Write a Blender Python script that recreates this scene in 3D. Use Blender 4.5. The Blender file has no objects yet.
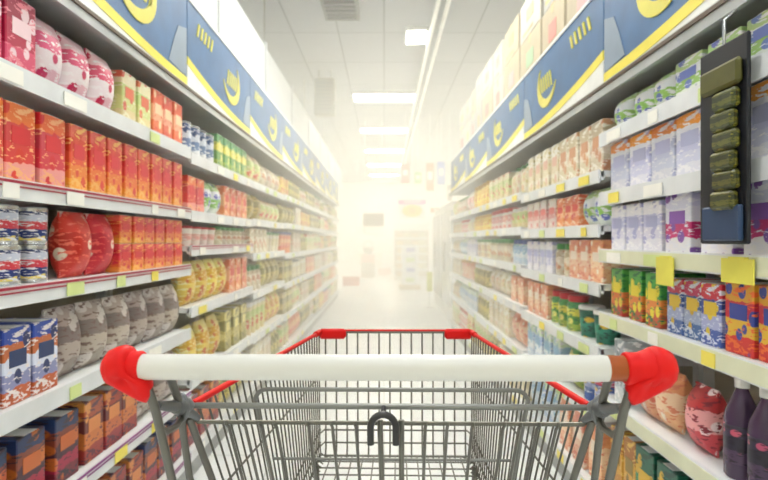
import bpy, math, random
from mathutils import Vector, Matrix
random.seed(11)
PI = math.pi
S = bpy.context.scene
COL = S.collection

# ------------------------------------------------------------------ camera
CAMZ = 1.18
cam_d = bpy.data.cameras.new('camera'); cam = bpy.data.objects.new('camera', cam_d); COL.objects.link(cam)
cam.location = (0, 0, CAMZ); cam.rotation_euler = (PI/2, 0, 0)
cam_d.sensor_width = 36; cam_d.lens = 36*547/768; cam_d.clip_start = 0.02; cam_d.clip_end = 200
cam_d.dof.use_dof = True; cam_d.dof.focus_distance = 0.85; cam_d.dof.aperture_fstop = 6.3
S.camera = cam

# ------------------------------------------------------------------ world, exposure
w = bpy.data.worlds.new('world'); S.world = w; w.use_nodes = True
w.node_tree.nodes['Background'].inputs[0].default_value = (0.9, 0.95, 1, 1)
w.node_tree.nodes['Background'].inputs[1].default_value = 0.3
S.view_settings.view_transform = 'Standard'
try: S.view_settings.look = 'None'
except Exception: pass
S.view_settings.gamma = 1; S.view_settings.use_curve_mapping = False
S.view_settings.exposure = 0.0
S.cycles.max_bounces = 8; S.cycles.diffuse_bounces = 5; S.cycles.volume_bounces = 3
S.cycles.sample_clamp_indirect = 6
LAMP_NEAR, LAMP_ADDED, LAMP_MID, LAMP_FAR, LAMP_END = 16.0, 38.0, 26.0, 55.0, 80.0          # radiance of the ceiling panels, near the camera and down the aisle
HAZE_A, HAZE_B = 0.05, 0.115

# ------------------------------------------------------------------ helpers
def srgb(h):
    h = h.lstrip('#'); o = []
    for i in (0, 2, 4):
        c = int(h[i:i+2], 16)/255
        o.append(c/12.92 if c <= 0.04045 else ((c+0.055)/1.055)**2.4)
    return (*o, 1)
_m = {}
def mat(name, color, rough=0.5, metal=0.0, emit=0.0, coat=0.0, bump=0.0, vary=0.06):
    if name in _m: return _m[name]
    m = bpy.data.materials.new(name); m.use_nodes = True; nt = m.node_tree; b = nt.nodes['Principled BSDF']
    c = srgb(color)
    b.inputs['Base Color'].default_value = c
    b.inputs['Roughness'].default_value = rough; b.inputs['Metallic'].default_value = metal
    b.inputs['Coat Weight'].default_value = coat
    if emit:
        b.inputs['Emission Color'].default_value = c; b.inputs['Emission Strength'].default_value = emit
    else:
        tc = nt.nodes.new('ShaderNodeTexCoord'); n = nt.nodes.new('ShaderNodeTexNoise'); n.inputs['Scale'].default_value = 9
        n.inputs['Detail'].default_value = 3
        nt.links.new(tc.outputs['Object'], n.inputs['Vector'])
        r = nt.nodes.new('ShaderNodeValToRGB'); r.color_ramp.elements[0].position = .3; r.color_ramp.elements[1].position = .7
        r.color_ramp.elements[0].color = tuple(x*(1-vary) for x in c[:3])+(1,)
        r.color_ramp.elements[1].color = tuple(min(1, x*(1+vary)) for x in c[:3])+(1,)
        nt.links.new(n.outputs['Fac'], r.inputs[0]); nt.links.new(r.outputs[0], b.inputs['Base Color'])
        if bump:
            bp = nt.nodes.new('ShaderNodeBump'); bp.inputs['Strength'].default_value = bump
            n2 = nt.nodes.new('ShaderNodeTexNoise'); n2.inputs['Scale'].default_value = 60
            nt.links.new(tc.outputs['Object'], n2.inputs['Vector']); nt.links.new(n2.outputs['Fac'], bp.inputs['Height'])
            nt.links.new(bp.outputs[0], b.inputs['Normal'])
    _m[name] = m; return m

def pack_mat(name, stops, accent, accent2):
    """printed packaging: horizontal fields of colour from bottom to top, printed blobs and small print"""
    key = 'print_'+name
    if key in _m: return _m[key]
    m = bpy.data.materials.new(key); m.use_nodes = True; nt = m.node_tree; N = nt.nodes; L = nt.links; b = N['Principled BSDF']
    tc = N.new('ShaderNodeTexCoord'); sp = N.new('ShaderNodeSeparateXYZ'); L.new(tc.outputs['Generated'], sp.inputs[0])
    wv = N.new('ShaderNodeTexNoise'); wv.inputs['Scale'].default_value = 3; L.new(tc.outputs['Generated'], wv.inputs['Vector'])
    ad = N.new('ShaderNodeMath'); ad.operation = 'MULTIPLY_ADD'; ad.inputs[1].default_value = 0.18
    L.new(wv.outputs['Fac'], ad.inputs[0]); L.new(sp.outputs['Z'], ad.inputs[2])
    sb = N.new('ShaderNodeMath'); sb.operation = 'SUBTRACT'; sb.inputs[1].default_value = 0.09; L.new(ad.outputs[0], sb.inputs[0])
    rp = N.new('ShaderNodeValToRGB'); cr = rp.color_ramp; cr.interpolation = 'CONSTANT'
    n = len(stops)
    cr.elements[0].position = 0; cr.elements[0].color = srgb(stops[0])
    cr.elements[1].position = 1/n if n > 1 else 1; cr.elements[1].color = srgb(stops[1] if n > 1 else stops[0])
    for i in range(2, n):
        e = cr.elements.new(i/n); e.color = srgb(stops[i])
    L.new(sb.outputs[0], rp.inputs[0])
    vo = N.new('ShaderNodeTexVoronoi'); vo.inputs['Scale'].default_value = 2.3
    mp = N.new('ShaderNodeMapping'); mp.inputs['Scale'].default_value = (0.3, 1, 1.3); mp.inputs['Location'].default_value = (random.random()*5, random.random()*5, random.random()*5)
    L.new(tc.outputs['Generated'], mp.inputs[0]); L.new(mp.outputs[0], vo.inputs['Vector'])
    th = N.new('ShaderNodeMapRange'); th.inputs[1].default_value = .30; th.inputs[2].default_value = .34; th.inputs[3].default_value = 1; th.inputs[4].default_value = 0
    L.new(vo.outputs['Distance'], th.inputs[0])
    mx = N.new('ShaderNodeMix'); mx.data_type = 'RGBA'; L.new(th.outputs[0], mx.inputs[0]); L.new(rp.outputs[0], mx.inputs[6]); mx.inputs[7].default_value = srgb(accent)
    no = N.new('ShaderNodeTexNoise'); no.inputs['Scale'].default_value = 7; no.inputs['Detail'].default_value = 2
    mp2 = N.new('ShaderNodeMapping'); mp2.inputs['Scale'].default_value = (0.5, 0.7, 3.2)
    L.new(tc.outputs['Generated'], mp2.inputs[0]); L.new(mp2.outputs[0], no.inputs['Vector'])
    t2 = N.new('ShaderNodeMapRange'); t2.inputs[1].default_value = .57; t2.inputs[2].default_value = .60
    L.new(no.outputs['Fac'], t2.inputs[0])
    mx2 = N.new('ShaderNodeMix'); mx2.data_type = 'RGBA'; L.new(t2.outputs[0], mx2.inputs[0]); L.new(mx.outputs[2], mx2.inputs[6]); mx2.inputs[7].default_value = srgb(accent2)
    oi = N.new('ShaderNodeObjectInfo'); mr = N.new('ShaderNodeMapRange'); mr.inputs[3].default_value = .86; mr.inputs[4].default_value = 1.08
    L.new(oi.outputs['Random'], mr.inputs[0])
    mh = N.new('ShaderNodeMapRange'); mh.inputs[3].default_value = .488; mh.inputs[4].default_value = .512
    L.new(oi.outputs['Random'], mh.inputs[0])
    hs = N.new('ShaderNodeHueSaturation'); L.new(mr.outputs[0], hs.inputs['Value']); L.new(mh.outputs[0], hs.inputs['Hue']); L.new(mx2.outputs[2], hs.inputs['Color'])
    L.new(hs.outputs[0], b.inputs['Base Color']); b.inputs['Roughness'].default_value = .38
    _m[key] = m; return m

class MB:
    """collects shapes of one part into one mesh"""
    def __init__(s): s.v = []; s.f = []; s.mi = []; s.sm = []
    def add(s, vs, fs, mi=0, smooth=True):
        o = len(s.v); s.v += [tuple(v) for v in vs]
        for f in fs: s.f.append(tuple(i+o for i in f)); s.mi.append(mi); s.sm.append(smooth)
    def box(s, c, d, mi=0, bev=0.0, M=None):
        x, y, z = (k/2 for k in d)
        if bev <= 0:
            vs = [Vector((sx*x, sy*y, sz*z)) for sx in (-1, 1) for sy in (-1, 1) for sz in (-1, 1)]
            fs = [(0,1,3,2), (4,6,7,5), (0,4,5,1), (2,3,7,6), (0,2,6,4), (1,5,7,3)]
        else:   # chamfered edges and corners
            b = min(bev, x*.9, y*.9, z*.9); vs = []; idx = {}
            for sx in (-1, 1):
                for sy in (-1, 1):
                    for sz in (-1, 1):
                        for a in range(3):
                            p = [sx*(x-b), sy*(y-b), sz*(z-b)]; p[a] = (sx*x, sy*y, sz*z)[a]
                            idx[(sx, sy, sz, a)] = len(vs); vs.append(Vector(p))
            fs = []
            def q(*k): fs.append(tuple(idx[i] for i in k))
            for g in (-1, 1):
                q((g,-1,-1,0), (g,1,-1,0), (g,1,1,0), (g,-1,1,0)); q((-1,g,-1,1), (-1,g,1,1), (1,g,1,1), (1,g,-1,1)); q((-1,-1,g,2), (1,-1,g,2), (1,1,g,2), (-1,1,g,2))
                for h in (-1, 1):
                    q((g,h,-1,0), (g,h,1,0), (g,h,1,1), (g,h,-1,1)); q((g,-1,h,0), (g,1,h,0), (g,1,h,2), (g,-1,h,2)); q((-1,g,h,1), (1,g,h,1), (1,g,h,2), (-1,g,h,2))
                    for k in (-1, 1): q((g,h,k,0), (g,h,k,1), (g,h,k,2))
        c = Vector(c)
        vs = [(M @ v if M else v) + c for v in vs]
        s.add(vs, fs, mi, False)
    def tube(s, pts, r, n=8, mi=0, closed=False):
        pts = [Vector(p) for p in pts]; k = len(pts)
        rr = r if isinstance(r, (list, tuple)) else [r]*k
        vs = []; up = None
        for i, p in enumerate(pts):
            if closed: t = (pts[(i+1) % k]-pts[i-1])
            else: t = (pts[min(i+1, k-1)]-pts[max(i-1, 0)])
            t.normalize()
            if up is None: up = Vector((0, 0, 1)) if abs(t.z) < .9 else Vector((0, 1, 0))
            a = t.cross(up)
            if a.length < 1e-4: a = t.cross(Vector((1, 0, 0)))
            a.normalize(); b = a.cross(t); up = b
            for j in range(n):
                th = 2*PI*j/n; vs.append(p + a*math.cos(th)*rr[i] + b*math.sin(th)*rr[i])
        fs = []
        for i in range(k if closed else k-1):
            for j in range(n):
                i2 = (i+1) % k
                fs.append((i*n+j, i*n+(j+1) % n, i2*n+(j+1) % n, i2*n+j))
        if not closed: fs.append(tuple(range(n-1, -1, -1))); fs.append(tuple((k-1)*n+j for j in range(n)))
        s.add(vs, fs, mi)
    def lathe(s, prof, n=18, mi=0, c=(0, 0, 0), M=None, caps=True):
        vs = []; c = Vector(c)
        for r, z in prof:
            for j in range(n):
                v = Vector((r*math.cos(2*PI*j/n), r*math.sin(2*PI*j/n), z)); vs.append((M @ v if M else v)+c)
        fs = [(i*n+j, i*n+(j+1) % n, (i+1)*n+(j+1) % n, (i+1)*n+j) for i in range(len(prof)-1) for j in range(n)]
        if caps: fs.append(tuple(range(n-1, -1, -1))); fs.append(tuple((len(prof)-1)*n+j for j in range(n)))
        s.add(vs, fs, mi)
    def prism(s, poly, y0, y1, f, mi=0):
        """poly: 2D outline, f(u, v, w) -> point, extruded w from y0 to y1"""
        n = len(poly); vs = [f(u, v, y0) for u, v in poly]+[f(u, v, y1) for u, v in poly]
        fs = [tuple(range(n)), tuple(range(2*n-1, n-1, -1))]+[(i, (i+1) % n, n+(i+1) % n, n+i) for i in range(n)]
        s.add(vs, fs, mi, False)
    def build(s, name, mats, parent=None, loc=None, autosmooth=True):
        me = bpy.data.meshes.new(name); me.from_pydata(s.v, [], s.f)
        for m in (mats if isinstance(mats, (list, tuple)) else [mats]): me.materials.append(m)
        me.polygons.foreach_set('material_index', s.mi); me.polygons.foreach_set('use_smooth', s.sm)
        import bmesh
        bm = bmesh.new(); bm.from_mesh(me); bmesh.ops.recalc_face_normals(bm, faces=bm.faces)
        bm.to_mesh(me); bm.free()
        if autosmooth:
            try: me.set_sharp_from_angle(angle=math.radians(42))
            except Exception: pass
        o = bpy.data.objects.new(name, me); COL.objects.link(o)
        if parent: o.parent = parent
        if loc: o.location = loc
        return o
def empty(name, loc=(0, 0, 0), rz=0):
    o = bpy.data.objects.new(name, None); COL.objects.link(o); o.location = loc; o.rotation_euler.z = rz
    o.empty_display_size = .1; return o
def tag(o, label=None, cat=None, group=None, kind=None):
    if label: o['label'] = label
    if cat: o['category'] = cat
    if group: o['group'] = group
    if kind: o['kind'] = kind
    return o
def copy_tree(o, parent=None):
    c = o.copy(); COL.objects.link(c)
    if parent: c.parent = parent
    for ch in KIDS.get(o.name, []): copy_tree(ch, c)
    return c
KIDS = {}
def kid(o, p): KIDS.setdefault(p.name, []).append(o); return o

# ------------------------------------------------------------------ the shell
XL, XR, Y0, Y1, CEIL = -5.0, 5.0, -3.0, 27.0, 4.0
RL, RR = -0.94, 0.87                      # front planes of the two racks
def floor_mat():
    m = bpy.data.materials.new('floor_tiles'); m.use_nodes = True; nt = m.node_tree; N = nt.nodes; L = nt.links; b = N['Principled BSDF']
    tc = N.new('ShaderNodeTexCoord'); br = N.new('ShaderNodeTexBrick'); br.offset = 0; br.inputs['Scale'].default_value = 1
    br.inputs['Brick Width'].default_value = .6; br.inputs['Row Height'].default_value = .6; br.inputs['Mortar Size'].default_value = .004
    br.inputs['Color1'].default_value = srgb('#eef0f0'); br.inputs['Color2'].default_value = srgb('#e8ebec'); br.inputs['Mortar'].default_value = srgb('#c8cccc')
    L.new(tc.outputs['Object'], br.inputs['Vector']); L.new(br.outputs['Color'], b.inputs['Base Color'])
    b.inputs['Roughness'].default_value = .3
    return m
def ceil_mat():
    m = bpy.data.materials.new('ceiling_tiles'); m.use_nodes = True; nt = m.node_tree; N = nt.nodes; L = nt.links; b = N['Principled BSDF']
    tc = N.new('ShaderNodeTexCoord'); br = N.new('ShaderNodeTexBrick'); br.offset = 0; br.inputs['Scale'].default_value = 1
    br.inputs['Brick Width'].default_value = .62; br.inputs['Row Height'].default_value = 1.24; br.inputs['Mortar Size'].default_value = .012
    br.inputs['Color1'].default_value = srgb('#a9adb3'); br.inputs['Color2'].default_value = srgb('#a2a7ad'); br.inputs['Mortar'].default_value = srgb('#858a90')
    L.new(tc.outputs['Object'], br.inputs['Vector']); L.new(br.outputs['Color'], b.inputs['Base Color']); b.inputs['Roughness'].default_value = .8
    return m
def slab(name, c, d, m):
    b = MB(); b.box(c, d); o = b.build(name, m, autosmooth=False); o['kind'] = 'structure'; return o
slab('floor', (0, (Y0+Y1)/2, -.05), (XR-XL, Y1-Y0, .1), floor_mat())
slab('ceiling', (0, (Y0+Y1)/2, CEIL+.05), (XR-XL, Y1-Y0, .1), ceil_mat())
wm = mat('cream_wall', '#f3eed8', .7)
slab('wall_left', (XL-.05, (Y0+Y1)/2, CEIL/2), (.1, Y1-Y0, CEIL), wm)
slab('wall_right', (XR+.05, (Y0+Y1)/2, CEIL/2), (.1, Y1-Y0, CEIL), wm)
slab('wall_back', (0, Y1+.05, CEIL/2), (XR-XL, .1, CEIL), wm)
slab('wall_front', (0, Y0-.05, CEIL/2), (XR-XL, .1, CEIL), wm)

# scatter volumes added to give the glow down the aisle, thicker further in
def haze(y0, dens, color, zt):
    m = bpy.data.materials.new('glow_haze'); m.use_nodes = True; nt = m.node_tree
    nt.nodes.remove(nt.nodes['Principled BSDF']); v = nt.nodes.new('ShaderNodeVolumeScatter')
    v.inputs['Color'].default_value = color; v.inputs['Density'].default_value = dens; v.inputs['Anisotropy'].default_value = 0.0
    nt.links.new(v.outputs[0], nt.nodes['Material Output'].inputs['Volume'])
    b = MB(); b.box((0, (y0+Y1-.1)/2, zt/2+.02), (XR-XL-.1, Y1-.1-y0, zt-.04)); o = b.build('haze', m, autosmooth=False)
    return tag(o, 'pale warm haze added for the glow in the far part of the aisle' if y0 > 3 else 'thin pale haze added for the glow along the aisle behind the trolley', 'haze', None, 'stuff')
haze(1.9, HAZE_A, (1, .985, .93, 1), 3.1); haze(3.0, HAZE_B, (1, .98, .90, 1), 2.6)

# ------------------------------------------------------------------ ceiling lights and fittings
def lamp_mat(name, col, st): return mat(name, col, .5, emit=st)
ln, lf = lamp_mat('lamp_glow_cool', '#fbfdff', LAMP_NEAR), lamp_mat('lamp_glow_warm', '#fff1d0', LAMP_FAR)
lh = lamp_mat('lamp_glow_added', '#fffaec', LAMP_ADDED); le = lamp_mat('lamp_glow_end', '#fff1d2', LAMP_END)  # bright centre panels out of view, added to light the rack fronts
lm = lamp_mat('lamp_glow_soft', '#fff8e6', LAMP_MID)
white = mat('white_enamel', '#eceeee', .35)
ordn = ['first', 'second', 'third', 'fourth', 'fifth', 'sixth', 'seventh', 'eighth', 'ninth', 'tenth', 'eleventh', 'twelfth', 'thirteenth', 'fourteenth', 'fifteenth', 'sixteenth', 'seventeenth', 'eighteenth', 'nineteenth', 'twentieth']
ys = [-1.6, 1.0, 3.7, 5.4, 10.7, 13.9, 17.1, 20.3, 23.5]
for cx, rowname in ((0, 'centre'), (-3.3, 'left'), (3.3, 'right')):
    for i, y in enumerate(ys + ([7.4] if cx else [])):
        seen = y > 10
        if cx and y > 21: continue
        b = MB(); hw, hd = .6, .3
        for a, dd in (((-hw, 0), (.03, 2*hd)), ((hw, 0), (.03, 2*hd)), ((0, -hd), (2*hw+.03, .03)), ((0, hd), (2*hw+.03, .03))):
            b.box((a[0], a[1], -.025), (dd[0], dd[1], .05))
        r = b.build('ceiling_light', white, None, (cx, y, CEIL-.001))
        b = MB(); b.box((0, 0, -.02), (2*hw-.03, 2*hd-.03, .02)); b.build('diffuser', ln if y < 3 or (cx and y < 9) else lh if y < 6 else le if y > 19 else lf if y > 15 else lm, r, autosmooth=False)
        if cx == 0 and seen:
            lab = 'lit white ceiling panel over the aisle, %s visible from the trolley' % ordn[i-4]
        else: lab = 'unseen lit white ceiling panel of the %s row, %s counted from the camera end' % (rowname, ordn[i if i < 9 else 9])
        tag(r, lab, 'ceiling light', 'fluorescent ceiling panels')
r = MB(); r.box((0, 0, -.02), (.30, .50, .04), bev=.006); r = r.build('downlight', white, None, (.44, 7.5, CEIL))
b = MB(); b.box((0, 0, -.045), (.25, .44, .012)); b.build('diffuser', lm, r, autosmooth=False)
tag(r, 'small square ceiling light between the grey vent and the white pipes', 'ceiling light')
gm, gd = mat('vent_grey', '#6d7173', .5), mat('vent_dark', '#505456', .6)
r = MB(); r.box((0, 0, -.03), (.44, 1.1, .06), bev=.01); r = r.build('air_vent', gm, None, (-.52, 6.35, CEIL))
b = MB()
for k in range(9): b.box((0, -.46+k*.115, -.068), (.36, .05, .014))
b.build('grille', gd, r, autosmooth=False)
tag(r, 'dark grey ceiling vent near the top edge, left of the small square light', 'air vent')
r = MB(); r.box((0, 0, -.45), (.34, .22, .62), bev=.02); r.tube([(-.1, 0, -.15), (-.1, 0, 0)], .01); r.tube([(.1, 0, -.15), (.1, 0, 0)], .01)
r = r.build('hanging_air_unit', mat('pale_grey', '#85867e', .5), None, (-.98, 9.1, CEIL))
b = MB()
for k in range(8): b.box((0, -.115, -.66+k*.06), (.26, .012, .022))
b.build('grille', gm, r, autosmooth=False)
tag(r, 'tall pale grey unit hanging from the ceiling above the left rack', 'air unit')
for k, x in enumerate((.62, .74)):
    b = MB(); b.tube([(x, 4.2, CEIL-.09), (x, 24, CEIL-.09)], .028, 10)
    for q in range(9): b.box((x, 5+q*2.2, CEIL-.045), (.03, .04, .09))
    tag(b.build('ceiling_pipe', white), ('white pipe running along the ceiling, nearer the lamps of the pair', 'white pipe running along the ceiling, nearer the right rack of the pair')[k], 'pipe')
b = MB()
b.box((-1.65, 9.5, 3.04), (.7, 15, .58), bev=.03)
for q in range(9): b.box((-1.65, 2.6+q*1.7, 3.04), (.73, .05, .61))
r = b.build('air_duct', mat('duct_white', '#b4babf', .45)); tag(r, 'long white rectangular duct hung above the left rack', 'air duct')
b = MB()
for q in range(5):
    for x in (-1.9, -1.4): b.tube([(x, 3.2+q*3.2, 3.3), (x, 3.2+q*3.2, CEIL)], .008, 6)
b.build('hanger_rods', mat('zinc', '#8f918c', .4, .6), r)

# ------------------------------------------------------------------ racks
steel = mat('shelf_white', '#e8ebec', .35); railm = mat('rail_silver', '#dfe3e6', .3)
backm = mat('back_beige', '#b9b2a0', .7); dark = mat('shadow_gap_paint', '#3a3733', .7)
tagcols = [mat('tag_white', '#f6f6f0', .5), mat('tag_yellow', '#f0e060', .5), mat('tag_pale_green', '#d5e39a', .5), mat('tag_red', '#c22840', .5)]
rail_line = {'red': mat('rail_red', '#a52540', .4), 'orange': mat('rail_orange', '#f49a2c', .4), 'none': railm, 'yellow': mat('rail_pale_yellow', '#dcdfc2', .4), 'purple': mat('rail_purple', '#8a3d86', .4)}
sidename = {-1: 'left', 1: 'right'}
DEPTH = .46
def rack(side, y0, y1, hs, top, bay, lines):
    X = RL if side < 0 else RR; s = side; L = y1-y0; yc = (y0+y1)/2
    root = empty('shelf_rack', (X+s*DEPTH/2, yc, 0))
    O = Vector((X+s*DEPTH/2, yc, 0)); near = bay < 3
    lab = {0: 'white steel shelf rack nearest the camera on the %s of the aisle'}.get(bay, 'white steel shelf rack on the %s of the aisle, ' + ordn[bay] + ' bay from the camera')
    tag(root, lab % sidename[side], 'shelf rack', 'gondola racks along the aisle')
    b = MB(); b.box((s*(DEPTH/2-.012), 0, (top+.02)/2), (.02, L-.004, top+.02)); b.build('back_panel', backm, root, autosmooth=False)
    for e in (-1, 1):
        b = MB(); b.box((s*(DEPTH/2-.045), e*(L/2-.02), top/2), (.045, .035, top)); b.build('upright', steel, root, autosmooth=False)
    b = MB(); b.box((.0, 0, (hs[0]-.03)/2), (DEPTH-.03, L-.004, hs[0]-.03)); b.build('plinth', mat('plinth_grey', '#9da1a3', .5), root, autosmooth=False)
    for i, h in enumerate(hs):
        b = MB(); b.box((0, 0, h-.0125), (DEPTH-.01, L-.006, .025)); b.box((-s*(DEPTH/2-.01), 0, h-.02), (.012, L-.006, .036))
        if near:
            for e in (-1, 1): b.box((s*.06, e*(L/2-.035), h-.05), (.30, .005, .05))
        sh = b.build('shelf', steel, root, autosmooth=False)
        b = MB(); b.box((-s*(DEPTH/2+.003), 0, h-.022), (.008, L-.006, .054), 0); 
        ln_ = lines[i] if lines else 'none'
        fx = -s*(DEPTH/2+.008)
        if ln_ != 'none':
            if ln_ in ('orange', 'yellow'): b.box((fx, 0, h-.022), (.003, L-.02, .044), 1)
            else: b.box((fx, 0, h-.002), (.003, L-.02, .007), 1); b.box((fx, 0, h-.014), (.003, L-.02, .004), 1)
        b.build('price_rail', [railm, rail_line[ln_]], sh, autosmooth=False)
        if bay < 4:
            k = int(L/.26)
            for q in range(k):
                if random.random() < .2: continue
                b = MB(); wy = random.choice((.06, .09, .12)); b.box((fx-s*.003, -L/2+(q+.5)*L/k, h-.026), (.0025, wy, .038))
                b.build('price_card', tagcols[random.choices((0, 1, 2), (4, 2, 3))[0]], sh, autosmooth=False)
    # canopy: metal lip above the top goods
    b = MB(); b.box((0, 0, top+.012), (DEPTH, L, .024)); b.box((-s*(DEPTH/2+.004), 0, top+.006), (.014, L, .05)); 
    cn = b.build('canopy', mat('canopy_metal', '#b9bcbd', .3, .5), root, autosmooth=False)
    b = MB(); b.box((-s*(DEPTH/2+.0135), 0, top+.018), (.006, L, .012)); b.build('brown_lip', mat('brown_lip', '#54422f', .4), cn, autosmooth=False)
    return root
    
# ------------------------------------------------------------------ banners over the racks
blue, yel, whi, pale = mat('banner_blue', '#3a6797', .5, vary=.12), mat('banner_yellow', '#efe04e', .45), mat('banner_white', '#eef0ee', .45), mat('banner_pale', '#8597ab', .45)
def banner(side, y0, y1, zb, zt, bay):
    X = RL if side < 0 else RR; s = side; L = y1-y0-.01
    x0 = X+s*.004
    root = empty('banner', (x0+s*.01, (y0+y1)/2, zb))
    tag(root, ('blue banner with yellow curve and emblem above the %s rack, %s from the camera') % (sidename[side], ordn[bay]), 'banner', 'header banners above the racks')
    H = zt-zb
    def f(u, v, w_): return Vector((s*w_, u-L/2, v))
    wave = [(L*t, H*(.10+.24*(1-t)**2)) for t in [i/16 for i in range(17)]]
    b = MB(); b.prism([(0, 0), (L, 0)]+[(u, max(.01, v-.028)) for u, v in reversed(wave)], 0, .02, f); b.build('white_strip', whi, root, autosmooth=False)
    b = MB()
    for i in range(16):
        a, c = wave[i], wave[i+1]; b.prism([(a[0], max(.01, a[1]-.028)), (c[0], max(.01, c[1]-.028)), (c[0], c[1]+.012), (a[0], a[1]+.012)], -.002, .02, f)
    b.build('yellow_curve', yel, root, autosmooth=False)
    b = MB()
    for i in range(16):
        a, c = wave[i], wave[i+1]; b.prism([(a[0], a[1]+.012), (c[0], c[1]+.012), (c[0], H), (a[0], H)], 0, .02, f)
    b.build('blue_field', blue, root, autosmooth=False)
    # emblem: crescent ring with slanted illegible strokes inside
    em = MB(); cu, cv, R = L*.62, H*.60, H*.33
    for i in range(22):
        t0, t1 = -2.9+i*.17, -2.9+(i+1)*.17
        def P(t, k):
            wd = .06*H*2*math.sin((t+2.9)/(22*.17)*PI)**.8
            rr = R*(1.0) - k*wd
            return (cu+rr*1.25*math.cos(t), cv+rr*math.sin(t))
        em.prism([P(t0, 1), P(t0, 0), P(t1, 0), P(t1, 1)], -.004, .0, f)
    em.build('crescent', mat('emblem_yellow', '#d8d04a', .4), root, autosmooth=False); em = MB()
    for k in range(6):
        u = cu-R*.75+k*R*.3; em.prism([(u, cv-R*.30), (u+R*.13, cv-R*.30), (u+R*.36, cv+R*.34), (u+R*.23, cv+R*.34)], -.004, 0, f)
    em.build('lettering', mat('emblem_yellow', '#d8d04a', .4), root, autosmooth=False); em = MB()
    for k in range(5):
        u = L*.1+k*.055; em.prism([(u, H*.70), (u+.022, H*.70), (u+.05, H*.86), (u+.028, H*.86)], -.004, 0, f)
    em.build('lettering', mat('emblem_yellow', '#d8d04a', .4), root, autosmooth=False)
    b = MB(); b.prism([(L*.84, H*.16), (L*.995, H*.13), (L*.995, H*.66), (L*.92, H*.60), (L*.88, H*.40)], -.003, 0, f); b.build('pale_swash', pale, root, autosmooth=False)
    # frame rail at the top
    b = MB(); b.box((s*.01, 0, H+.008), (.03, L, .016)); b.build('top_rail', steel, root, autosmooth=False)
    for e in (-1, 1):
        b = MB(); b.box((s*.03, e*(L/2-.05), H/2), (.02, .02, H)); b.build('bracket', steel, root, autosmooth=False)

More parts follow.
